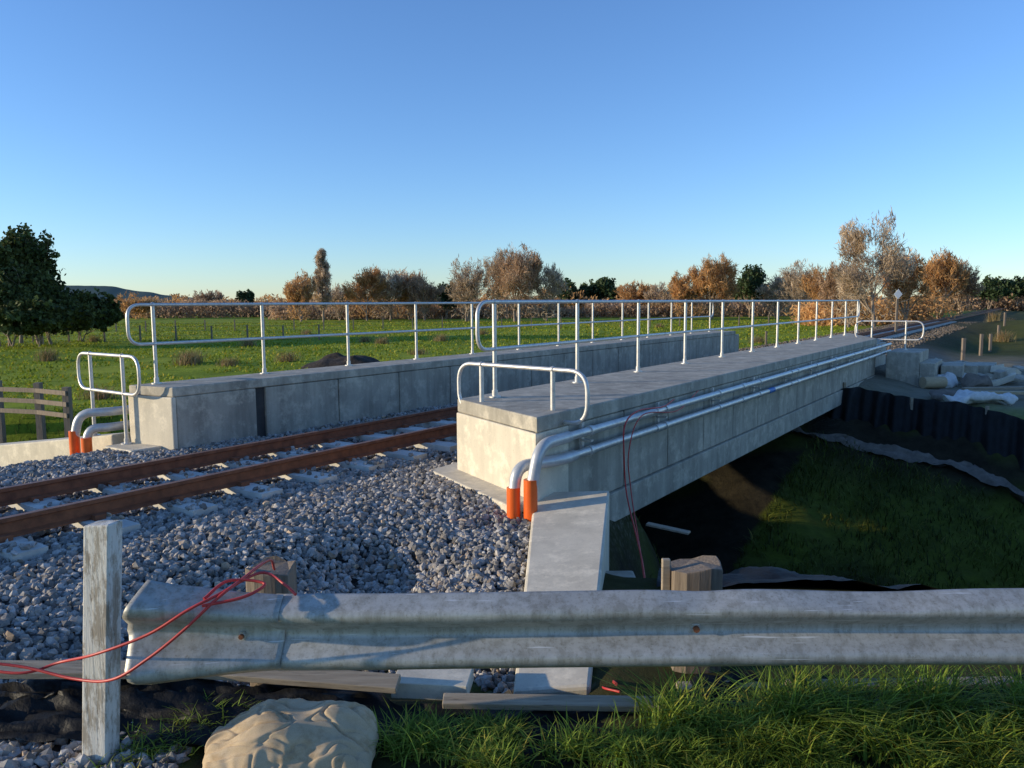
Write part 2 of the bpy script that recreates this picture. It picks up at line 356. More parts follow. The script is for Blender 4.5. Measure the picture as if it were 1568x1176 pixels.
# ------------------------------------------------------------------ track
mb=MB()
for tc in (-6.42,-7.50):
    for (s0,s1) in ((-12,60),(60,900)):
        prof=[(-.064,0),(.064,0),(.064,.012),(.012,.03),(.009,.108),(.034,.118),(.034,.146),(.028,.15),(-.028,.15),(-.034,.146),(-.034,.118),(-.009,.108),(-.012,.03),(-.064,.012)]
        n=len(prof); v=[W(s0,tc+p[0],-1.74+p[1]) for p in prof]+[W(s1,tc+p[0],-1.74+p[1]) for p in prof]
        for i in range(n):
            j=(i+1)%n
            mb.add([v[i],v[j],v[n+j],v[n+i]],[[0,1,2,3]],'railtop' if i==7 else 'rust')
s=-7.33
while s<75:
    th=math.atan2(DY,DX)
    j=random.uniform(-.015,.015)
    mb.prism(wp([(s-.12,-8.0+j),(s+.12,-8.0+j),(s+.12,-5.90+j),(s-.12,-5.90+j)]),-1.95,-1.743,'sleeper')
    for tc in (-6.42,-7.50):
        for o in (-.1,.1): mb.obox(W(s,tc+o,-1.722),(.09,.07,.045),th,'rust')
    s+=0.7
mb.build('railway_track')

# ------------------------------------------------------------------ ballast stones
t0=(1+5**.5)/2
ico=np.array([(-1,t0,0),(1,t0,0),(-1,-t0,0),(1,-t0,0),(0,-1,t0),(0,1,t0),(0,-1,-t0),(0,1,-t0),(t0,0,-1),(t0,0,1),(-t0,0,-1),(-t0,0,1)])/np.sqrt(1+t0*t0)
icf=np.array([(0,11,5),(0,5,1),(0,1,7),(0,7,10),(0,10,11),(1,5,9),(5,11,4),(11,10,2),(10,7,6),(7,1,8),(3,9,4),(3,4,2),(3,2,6),(3,6,8),(3,8,9),(4,9,5),(2,4,11),(6,2,10),(8,6,7),(9,8,1)])
def randrot(n):
    q=RNG.normal(size=(n,4)); q/=np.linalg.norm(q,axis=1)[:,None]; w,x,y,z=q.T
    return np.stack([1-2*(y*y+z*z),2*(x*y-w*z),2*(x*z+w*y),2*(x*y+w*z),1-2*(x*x+z*z),2*(y*z-w*x),2*(x*z-w*y),2*(y*z+w*x),1-2*(x*x+y*y)],-1).reshape(n,3,3)
def stones(mb,c,r,mat='stone',tone=(0.45,1.65),warmth=0):
    n=len(c); v=ico[None]*(1+RNG.uniform(-.32,.32,(n,12,1)))*RNG.uniform(.5,1.2,(n,1,3))
    v=np.einsum('nij,nkj->nki',randrot(n),v)*r[:,None,None]+c[:,None,:]
    f=icf[None]+np.arange(n)[:,None,None]*12
    col=RNG.uniform(tone[0],tone[1],n); warm=RNG.uniform(-.04,.05,n)+ (RNG.random(n)<.05)*.25+warmth
    cc=np.stack([col*(1+warm),col,col*(1-warm)],-1).repeat(12,0)
    mb.add(v.reshape(-1,3),f.reshape(-1,3),mat,False,cc)
def on_sleeper(s,t):
    k=(s+7.33)/0.7; return (np.abs(k-np.round(k))*0.7<0.135)&(t>-8.0)&(t<-5.90)
mb=MB()
n=90000; x=RNG.uniform(-7.5,0.42,n); y=RNG.uniform(2.9,12,n); s,t=ST(x,y)
vis=(np.abs(x)/y<0.78)&(s<6.6)&(t>-10.2)&((ballast_w(x,y)>0.5)|((t>-10.2)&(t<-9)))
rail=(np.abs(t+6.42)<.07)|(np.abs(t+7.5)<.07)
inwall=(x>-0.02+ (y-3.7)*0.065)&(y<7.0)
foot=((s>5.15)&(t>-9.7)&(t<-8.9))
slab=(t>-5.25)&(t<-3.7)&(s>6.15-(t+5.3)*0.487)
keep=vis&~rail&~inwall&~foot&~slab&~(on_sleeper(s,t)&(RNG.random(n)<.92))
dn=np.clip(1.4-(y-4)/14,0.75,1); keep&=RNG.random(n)<dn
x,y,s,t=x[keep],y[keep],s[keep],t[keep]
r=RNG.uniform(.017,.038,len(x))*(1+.1*(y>6)); r=np.where((t<-5.75)&(t>-8.1),np.minimum(r,.031),r)
z=gz(x,y)+RNG.uniform(-.012,.026,len(x)); z=np.where((t<-5.8)&(t>-8.1),gz(x,y)+RNG.uniform(-.015,.018,len(x)),z); z=np.where(on_sleeper(s,t),-1.74+r*.3,z)
stones(mb,np.stack([x,y,z],-1),r)
n=17000; s=RNG.uniform(6.3,27,n); t=RNG.uniform(-8.78,-5.1,n)
keep=~((np.abs(t+6.42)<.06)|(np.abs(t+7.5)<.06))&~(on_sleeper(s,t)&(RNG.random(n)<.93)); s,t=s[keep],t[keep]
x=s*DX+t*DY; y=s*DY-t*DX; r=RNG.uniform(.028,.045,len(s)); stones(mb,np.stack([x,y,np.full(len(s),-1.825)+RNG.uniform(0,.025,len(s))],-1),r)
n=9000; s=26+RNG.random(n)**1.6*50; t=RNG.uniform(-9.8,-4.2,n)
keep=~((np.abs(t+6.42)<.06)|(np.abs(t+7.5)<.06))&~(on_sleeper(s,t)&(RNG.random(n)<.8)); s,t=s[keep],t[keep]
x=s*DX+t*DY; y=s*DY-t*DX; r=RNG.uniform(.03,.05,len(s)); stones(mb,np.stack([x,y,gz(x,y)+.005],-1),r,tone=(.25,.7),warmth=.15)
mb.build('ballast_gravel')

# ------------------------------------------------------------------ handrails
def joint(mb,p,r=.034):
    v=ico*r+np.array(p); mb.add(v,icf,'galv',True)
def handrail(name,t,s0,n,step,e0,e1):
    mb=MB(); loop=fillet([W(e0,t,.02),W(e1,t,.02),W(e1,t,-.48),W(e0,t,-.48)],.17,True)
    L=[]
    for p,q in zip(loop,loop[1:]+loop[:1]):
        L.append(p)
        d=(Vector(q)-Vector(p)).length
        if d>2:
            for k in range(1,12): L.append(tuple(Vector(p).lerp(Vector(q),k/12)))
    mb.tube(L,.021,'galv',12,True)
    for k in range(n):
        s=s0+k*step; mb.tube([W(s,t,-1.0),W(s,t,.02)],.0235,'galv',12)
        joint(mb,W(s,t,.02),.036); joint(mb,W(s,t,-.48),.036)
        mb.tube([W(s,t,-1.0),W(s,t,-.985)],.065,'galv',12); mb.tube([W(s,t,-.985),W(s,t,-.92)],.032,'galv',12)
    return mb.build(name)
handrail('bridge_handrail',-4.80,6.66,12,1.78,6.36,26.5)
handrail('bridge_handrail',-9.40,5.56,13,1.68,5.22,26.0)
def hoop(name,p0,p1,z1,z0,posts,base):
    mb=MB(); A=Vector(p0);B=Vector(p1)
    f=lambda q,z:(A.x+(B.x-A.x)*q,A.y+(B.y-A.y)*q,z)
    mb.tube(fillet([f(0,z1),f(1,z1),f(1,z0),f(0,z0)],.20,True,10),.021,'galv',12,True)
    for q,zb in zip(posts,base):
        mb.tube([f(q,zb),f(q,z1)],.0235,'galv',12); joint(mb,f(q,z1),.036); joint(mb,f(q,z0),.036)
        mb.tube([f(q,zb),f(q,zb+.012)],.07,'galv',12); mb.tube([f(q,zb),f(q,zb+.07)],.032,'galv',12)
    mb.build(name)
hoop('end_handrail',(-.56,8.08),(.68,6.90),-.615,-1.10,(.20,.76),(-1.755,-1.70))
a=W(5.17,-9.12); b_=W(5.25,-10.75); hoop('end_handrail',a[:2],b_[:2],-.62,-1.10,(.25,.78),(-1.74,-1.72))
a=W(23.3,-4.3); b_=W(23.3,-2.6); hoop('end_handrail',a[:2],b_[:2],-.55,-1.05,(.25,.75),(-1.25,-1.33))

# ------------------------------------------------------------------ service pipes
mb=MB()
def pipe(mb,path,r,mat): mb.tube(path,r,mat,16)
pA=fillet([W(24,-3.50,-1.21),W(5.50,-3.50,-1.21),W(5.42,-3.54,-1.62)],.17,k=10)
pB=fillet([W(24,-3.50,-1.40),W(5.86,-3.50,-1.40),W(5.42,-3.68,-1.40),W(5.38,-3.69,-1.66)],.13,k=10)
pipe(mb,pA[:1]+[W(6.0,-3.50,-1.21)],.040,'galv'); pipe(mb,[W(6.0,-3.5,-1.21)]+pA[1:],.052,'elbow')
pipe(mb,pB[:1]+[W(6.1,-3.50,-1.40)],.040,'galv'); pipe(mb,[W(6.1,-3.5,-1.40)]+pB[2:],.052,'elbow')
pipe(mb,[W(5.42,-3.54,-1.50),W(5.42,-3.54,-1.98)],.060,'orange'); pipe(mb,[W(5.38,-3.69,-1.58),W(5.38,-3.69,-1.98)],.060,'orange')
s=6.4
while s<24:
    mb.obox(W(s,-3.54,-1.305),(.05,.13,.02),math.atan2(DY,DX),'galv')
    mb.obox(W(s,-3.585,-1.305),(.05,.02,.34),math.atan2(DY,DX),'galv')
    for z in (-1.21,-1.40): mb.tube([W(s-.03,-3.5,z),W(s+.03,-3.5,z)],.05,'galv',14)
    s+=1.78
for s in (7.9,10.9,13.9,16.9,19.9):
    for z in (-1.21,-1.40): mb.tube([W(s,-3.5,z),W(s+.16,-3.5,z)],.048,'galv',14)
mb.tube([W(12.2,-3.5,-1.40),W(12.5,-3.5,-1.40)],.044,'blue',12)
mb.build('service_pipe')
mb=MB()
p=fillet([W(7,-9.85,-1.35),W(5.15,-9.85,-1.35),W(4.9,-10.1,-1.35),W(4.85,-10.15,-1.7)],.2)
pipe(mb,p,.055,'elbow'); pipe(mb,[W(4.85,-10.15,-1.58),W(4.85,-10.15,-2.0)],.064,'orange')
p=fillet([W(7,-9.85,-1.55),W(5.15,-9.85,-1.55),W(4.95,-9.98,-1.55),W(4.92,-10.0,-1.8)],.15)
pipe(mb,p,.055,'elbow'); pipe(mb,[W(4.90,-9.95,-1.66),W(4.90,-9.95,-2.0)],.064,'orange')
mb.build('service_pipe')

# ------------------------------------------------------------------ guardrail
prof=[(.158,.006),(.154,-.004),(.122,-.062),(.112,-.076),(.098,-.081),(.082,-.080),(.068,-.070),(.026,-.010),(.014,-.001),(0,0)]
prof=prof+[(-a,b) for a,b in prof[::-1][1:]]
gr_=bpy.data.objects.new('guardrail',None); scene.collection.objects.link(gr_)
zc=-1.318
def beam(x0,x1,fn,name,steps):
    mb=MB(); v=[];n=len(prof)
    for i in range(steps+1):
        x=x0+(x1-x0)*i/steps
        for a,b in prof: v.append(fn(x,a,b))
    f=[[i*n+j,(i+1)*n+j,(i+1)*n+j+1,i*n+j+1] for i in range(steps) for j in range(n-1)]
    mb.add(v,f,'zinc',True); return mb.build(name,gr_,solid=.004)
def f1(x,a,b):
    d=0.010*(vn(x,a*6,1.2,4)-.5)+0.004*(vn(x,a*30,5,9)-.5)
    sag=(-.014*np.exp(-((x-1.45)/.30)**2)-.008*np.exp(-((x-.75)/.12)**2))*(a>.10)+.004*math.sin(x*1.7)
    return (x,3.0+b+float(d),zc+a+float(sag))
beam(-.96,7.5,f1,'beam',170)
def f2(x,a,b):
    q=max(0,(-0.9-x)/.60); k=1+.30*q**1.4
    wob=.014*(float(vn(x,a*9,7,2))-.5)
    xx=x-.045*q**3*(abs(a)-.07)/.08*(-1)
    return (xx,3.0+b*(1+.45*q)-.006-.05*q+wob,zc+a*k+.035*q*(1 if a>-.05 else .3))
beam(-.925,-1.50,f2,'end_terminal',26)
def rough_post(mb,x,y,w,d,zt,zb,mat,seed):
    r=random.Random(seed); pts=[]
    n=14
    for k in range(n):
        a=2*math.pi*k/n+.2; c,s1=math.cos(a),math.sin(a); e=5; rr=1/((abs(c)**e+abs(s1)**e)**(1/e)); rr*=r.uniform(.93,1.03)
        pts.append((x+rr*c*w/2,y+rr*s1*d/2))
    mb.prism(pts,zb,[zt+r.uniform(-.035,.012) for _ in pts],mat)
mb=MB()
rough_post(mb,-1.27,3.90,.24,.2,-1.345,-2.4,'wood_post',1)
rough_post(mb,.965,3.95,.27,.22,-1.37,-2.6,'wood_post',2)
rough_post(mb,3.6,3.95,.25,.22,-1.36,-2.4,'wood_post',3); rough_post(mb,6.2,3.95,.25,.22,-1.36,-2.4,'wood_post',4)
mb.box(.785,.83,3.93,3.96,-2.3,-1.345,'wood_grey')
mb.box(1.30,1.33,3.5,3.53,-2.2,-1.80,'wood_grey')
mb.build('post',gr_,bevel=.006)
mb=MB()
def bolt(x,z,r=.016,y=2.995):
    mb.tube([(x,y-.012,z),(x,y+.01,z)],r*1.7,'zinc',16); mb.tube([(x,y-.026,z),(x,y,z)],r,'rust',8)
bolt(.735,zc+.01,.013); bolt(-1.09,zc+.0,.010,2.975)
mb.build('bolt',gr_)
mb=MB(); p=[(-1.905,3.15),(-1.785,3.13),(-1.775,3.23),(-1.895,3.25)]
mb.prism(p,-2.3,[-.915,-.905,-.91,-.92],'wood_white',top=[(a+.10,b) for a,b in p]); mb.build('marker_post',bevel=.008)

# ------------------------------------------------------------------ planks / plastic / sandbag / cables
def plank(name,a,b,w,h,mat='wood_grey',roll=0.0):
    mb=MB(); A=Vector(a);B=Vector(b); d=(B-A); L=d.length; d.normalize()
    q=d.to_track_quat('X','Z').to_matrix(); R=q@Matrix.Rotation(roll,3,'X')
    mb.obox((A+B)/2,(L,w,h),R,mat); return mb.build(name,bevel=.004)
plank('timber_plank',(-1.62,3.66,-1.79),(-.56,3.56,-1.83),.10,.035,roll=.25)
plank('timber_plank',(-.34,3.50,-1.885),(.74,3.47,-1.895),.07,.035,roll=.3)
plank('timber_plank',(.8,3.60,-1.88),(2.9,3.62,-1.87),.06,.03,roll=.2)
plank('timber_plank',(-2.9,3.52,-1.72),(-1.66,3.60,-1.77),.10,.035,roll=.2)
plank('concrete_offcut',(-.60,3.74,-1.90),(-.22,3.70,-1.90),.22,.08,'conc_l')
def sheet(name,fn,nu,nv,mat):
    mb=MB(); v=[fn(i/nu,j/nv) for j in range(nv+1) for i in range(nu+1)]
    f=[[j*(nu+1)+i,j*(nu+1)+i+1,(j+1)*(nu+1)+i+1,(j+1)*(nu+1)+i] for j in range(nv) for i in range(nu)]
    mb.add(v,f,mat,True); return mb.build(name)
def crumple(x,y,a=.05,sc=5): return a*(float(vn(x,y,sc,21))-.5)+a*.5*(float(vn(x+y*.5,y,sc*2.3,22))-.5)
def sh1(u,v):
    x=-2.6+5.6*u; lo=float(ss((x+.75)/.2)*ss((.95-x)/.2)); y=3.66-.42*v-.10*lo; z=-1.85-.10*v-.085*lo*(1-v*.5)
    return (x,y+crumple(x,v,.09,4),z+crumple(x,v*2,.07,7)*(1-.5*lo)+.02*math.sin(x*2.3))
sheet('black_plastic_sheet',sh1,200,20,'black')
def sh2(u,v):
    x=1.0+4.6*u+v*.8; y=5.2+3.2*v-.3*u; z=float(gz(x,y))+.06
    return (x,y,z+crumple(x,y,.10,2)+crumple(x,y,.06,6))
sheet('black_plastic_sheet',sh2,90,70,'black')
def sh3(u,v):
    # silt curtain standing along the far bank, hung in vertical folds
    t=-3.9+12.5*u; off=float(np.interp(t,[-4,-.1,8],[2.6,1.6,1.6])); s=float(sfar(t))-off-.25*math.sin(t*.9)+.35*v; x,y,_=W(s,t)
    z0=float(gz(x,y))-.08; fold=.07*math.sin(t*9+2*math.sin(t*2.3))*(1-.4*v)+.05*math.sin(t*21+1.3)
    h=.55+.18*float(vn(t,0,.9,33)); x2,y2,_=W(s+fold,t)
    return (x2,y2,z0+h*v+crumple(t,v*3,.06,4))
sheet('silt_curtain',sh3,260,12,'black')
def sh4(u,v):
    t=-4.3+4.4*u; wd=float(np.interp(t,[-4,-.1],[3.3,2.2])); s=float(sfar(t))-wd-.25*(1-v)-.2*math.sin(t*1.2); x,y,_=W(s,t); z=float(gz(x,y))+.07+.05*v
    return (x,y,z+crumple(t,v,.2,2)+crumple(t,v*3,.1,6))
sheet('geotextile_strip',sh4,70,6,'geotex')
mb=MB()
for k in range(9):
    t=-3.6+1.4*k; off=float(np.interp(t,[-4,-.1,8],[2.6,1.6,1.6])); x,y,_=W(float(sfar(t))-off+.5,t); z=float(gz(x,y)); mb.box(x-.025,x+.025,y-.025,y+.025,z-.3,z+.62,'wood_grey')
mb.build('silt_curtain_stakes')
def shn(u,v):
    s=4.6+3*v; t=-12.5-8*u; x,y,_=W(s,t); return (x,y,float(gz(x,y))+.1+crumple(x,y,.4,1.5))
sheet('green_netting',shn,60,24,'green_net')
mb=MB(); nu,nv=170,100
def bagpt(i,j,side):
    u=-1+2*i/nu; v=-1+2*j/nv
    px=u*(1-.10*v*v); py=v*(1-.12*u*u)*(1-.30*max(0,-u-.45)/.55)
    th=max(0,(1-abs(u)**3.2))*max(0,(1-abs(v)**2.6)); th=th**.55
    z=.155*th*(1-.25*math.exp(-((u+.8)/.25)**2))
    w=.014*math.sin(v*24+3*noise.noise(Vector((v*3,u*2,1))))*math.exp(-(u+1)/.45)
    w+=.006*math.sin(u*34+4*noise.noise(Vector((u*3,v*2,5))))*math.exp(-(1-abs(v))/.22)
    w+=.008*math.sin(v*20+5)*math.exp(-(1-u)/.3)
    # irregular soft creases
    c1=noise.noise(Vector((u*1.6+v*.8,v*1.8-u*.4,7.3))); w-=.020*math.exp(-(c1/.055)**2)*(.4+.6*abs(noise.noise(Vector((u*2,v*2,1)))*2))
    c2=noise.noise(Vector((u*2.6-v*1.1,v*2.1+u*.7,2.1))); w-=.009*math.exp(-(c2/.06)**2)
    w+=.035*noise.noise(Vector((u*1.7,v*1.5,2)))
    z=(z+w*min(1,th*2.5)) if side>0 else -.045*th
    return (px*.37+.012*noise.noise(Vector((u*3,v*3,4))),py*.24+.02*noise.noise(Vector((u*3,v*3,8))),z)
R=Matrix.Rotation(.10,3,'Z')@Matrix.Rotation(math.radians(9),3,'X')
for side in (1,-1):
    v=[]
    for j in range(nv+1):
        for i in range(nu+1):
            p=R@Vector(bagpt(i,j,side)); v.append((-.975+p.x,3.19+p.y,-1.93+p.z))
    q=np.arange((nu+1)*(nv+1)).reshape(nv+1,nu+1)
    f=np.stack([q[:-1,:-1],q[:-1,1:],q[1:,1:],q[1:,:-1]],-1).reshape(-1,4)
    if side<0: f=f[:,::-1]
    mb.add(v,f,'bag',True)
mb.build('sandbag')
def smooth(pts,k=8):
    P=[Vector(p) for p in pts]; P=[P[0]*2-P[1]]+P+[P[-1]*2-P[-2]]; out=[]
    for i in range(1,len(P)-2):
        a,b,c,d=P[i-1:i+3]
        for j in range(k):
            t=j/k; out.append(.5*((2*b)+(c-a)*t+(2*a-5*b+4*c-d)*t*t+(3*b-a-3*c+d)*t**3))
    out.append(P[-2]); return [tuple(p) for p in out]
mb=MB()
mb.tube(smooth([(-2.3,3.0,-1.44),(-2.0,2.97,-1.47),(-1.85,3.0,-1.44),(-1.62,2.86,-1.34),(-1.4,2.83,-1.25),(-1.25,2.84,-1.16),(-1.15,2.90,-1.12),(-1.05,3.1,-1.105),(-.93,3.02,-1.125),(-.87,2.97,-1.15)]),.006,'red',8)
mb.tube(smooth([(-2.3,2.95,-1.40),(-2.0,2.97,-1.44),(-1.75,2.92,-1.47),(-1.55,2.83,-1.43),(-1.40,2.81,-1.34),(-1.27,2.83,-1.24),(-1.15,2.88,-1.13),(-1.1,2.98,-1.10),(-1.08,3.3,-1.12),(-1.2,3.75,-1.32)]),.006,'red',8)
mb.tube(smooth([(-1.2,2.88,-1.13),(-1.14,2.98,-1.095),(-1.0,2.99,-1.11),(-1.05,2.90,-1.13),(-1.2,2.86,-1.15)]),.006,'red',8)
mb.build('red_cable')
mb=MB()
mb.tube(smooth([W(8.6,-3.57,-1.15),W(8.0,-3.45,-1.16),W(7.3,-3.42,-1.12),W(6.95,-3.40,-1.22),W(6.85,-3.36,-1.5),W(6.8,-3.3,-1.9),(1.05,6.0,-2.15),(.85,4.8,-2.25),(.55,3.95,-2.0),(.5,3.6,-1.86)]),.008,'red',8)
mb.tube(smooth([W(9.4,-3.57,-1.12),W(8.4,-3.44,-1.25),W(7.4,-3.42,-1.18),W(7.0,-3.38,-1.5),W(6.9,-3.3,-1.9),(1.0,5.6,-2.3),(.6,4.3,-2.2),(.45,3.75,-1.95),(.52,3.6,-1.90)]),.006,'red',8)
mb.build('red_cable')
plank('pale_board',(1.25,7.0,-2.05),(1.6,6.8,-2.08),.08,.02,'wood_grey')

# ------------------------------------------------------------------ grass
def blades(mb,x,y,z,h,w,lean,mat,tone=(.6,1.3),yel=.1):
    n=len(x); az=RNG.uniform(0,2*math.pi,n); fa=az+RNG.uniform(1.0,2.1,n)
    L=RNG.uniform(.3,1,n)*lean; v=np.zeros((n,8,3))
    for k,q in enumerate((0,.4,.75,1.0)):
        ox=np.cos(az)*L*h*q**2; oy=np.sin(az)*L*h*q**2; hz=h*(q-.35*L*q**2.2)
        ww=w*(1,.85,.55,.08)[k]*.5
        for j,sg in enumerate((-1,1)):
            v[:,k*2+j,0]=x+ox+sg*np.cos(fa)*ww; v[:,k*2+j,1]=y+oy+sg*np.sin(fa)*ww; v[:,k*2+j,2]=z+hz
    f=np.array([(0,1,3,2),(2,3,5,4),(4,5,7,6)])[None]+np.arange(n)[:,None,None]*8
    c=RNG.uniform(tone[0],tone[1],n); yy=(RNG.random(n)<yel)
    cc=np.stack([c*(1+.9*yy),c*(1+.25*yy),c*(1+.6*yy)],-1).repeat(8,0)
    mb.add(v.reshape(-1,3),f.reshape(-1,4),mat,True,cc)
mb=MB()
n=34000; x=RNG.uniform(-.75,4.5,n); y=RNG.uniform(2.75,3.42,n)
d=vn(x,y,3.2,31)*.7+vn(x,y,9,32)*.4
k=(d>.42+ .28*(x<.6)-.12*(x>.8))&~((x<-.45)&(y>2.8)); x,y,d=x[k],y[k],d[k]
h=.05+.17*np.clip(d-.35,0,1)*1.6*RNG.uniform(.5,1.3,len(x))*(1-.4*(x<.7)); blades(mb,x,y,gz(x,y)-.01,h,.006+.003*RNG.random(len(x)),1.2,'grass',(.45,1.35))
for cx,cy,nn,hh in ((-1.55,3.3,300,.13),(-1.42,3.45,300,.16),(-1.65,3.2,200,.10),(-1.25,3.52,150,.14),(-1.75,3.05,60,.1),(-.42,3.25,450,.17),(1.25,3.3,600,.33),(1.9,3.35,600,.33),(1.5,3.25,500,.31),(2.3,3.3,500,.30),(1.0,3.2,300,.22),(.3,3.2,300,.17),(2.0,3.15,500,.2),(.75,3.3,400,.27),(1.6,3.12,500,.2),(1.2,3.1,400,.18),(-.1,3.12,350,.14),(.5,3.08,350,.14)):
    x=cx+RNG.normal(0,.08,nn); y=cy+RNG.normal(0,.05,nn); blades(mb,x,y,gz(x,y)-.01,hh*RNG.uniform(.4,1.2,nn),np.full(nn,.008),1.3,'grass',(.5,1.7))
mb.build('roadside_grass')
mb=MB()
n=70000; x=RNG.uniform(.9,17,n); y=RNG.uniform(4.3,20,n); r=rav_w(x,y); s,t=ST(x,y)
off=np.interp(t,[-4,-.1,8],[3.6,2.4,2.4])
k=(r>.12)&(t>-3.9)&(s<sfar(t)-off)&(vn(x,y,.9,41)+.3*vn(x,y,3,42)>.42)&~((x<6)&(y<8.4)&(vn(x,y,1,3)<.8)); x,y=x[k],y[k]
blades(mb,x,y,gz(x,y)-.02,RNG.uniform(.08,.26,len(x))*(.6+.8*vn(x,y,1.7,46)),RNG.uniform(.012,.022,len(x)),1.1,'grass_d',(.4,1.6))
n=14000; x=RNG.uniform(-16,-5,n); y=RNG.uniform(9,19,n); s,t=ST(x,y); k=(t<-13.2)&(vn(x,y,.9,44)>.4); x,y=x[k],y[k]
blades(mb,x,y,gz(x,y)-.02,RNG.uniform(.1,.25,len(x)),RNG.uniform(.012,.022,len(x)),1.1,'grass_d')
mb.build('bank_grass')
mb=MB()
n=55000; yy=18+RNG.random(n)**1.5*95; xx=yy*RNG.uniform(-.75,.45,n); s,t=ST(xx,yy)
k=(rav_w(xx,yy)<.2)&((t<-11)|(t>5))&(vn(xx,yy,.5,51)>.3); xx,yy=xx[k],yy[k]
blades(mb,xx,yy,gz(xx,yy)-.01,RNG.uniform(.05,.13,len(xx))*(1+yy/90),.03+yy*.0012,1.2,'pasture',(.6,1.15))
mb.build('pasture_grass')
mb=MB()
for u,v,hh in ((285,558,.75),(292,556,.6),(380,528,.6),(440,555,.55),(585,528,.6),(560,524,.5),(675,525,.6),(150,605,.4),(72,552,.7),(740,515,.5),(1010,505,.5),(145,520,.6),(640,545,.35),(470,512,.5),(350,560,.4),(1110,520,.5),(1160,530,.5),(1520,520,.8),(1535,535,.7),(1548,505,.8)):
    Yd=2.5*1178/(v-467); Xd=(u-784)/1178*Yd; nn=260
    x=Xd+RNG.normal(0,.22,nn); y=Yd+RNG.normal(0,.2,nn); blades(mb,x,y,gz(x,y),hh*RNG.uniform(.5,1.2,nn),np.full(nn,.018),.9,'rush',(.5,1.4))
mb.build('rush_tufts')
def mound(u,v):
    x=-8.6+3.6*u; y=30+2.4*v; e=math.sin(math.pi*u)*math.sin(math.pi*v)
    return (x,y,-2.6+.55*e**.7+.35*e*(float(vn(x,y,2.5,3))-.4))
sheet('soil_mound',mound,50,30,'soil')

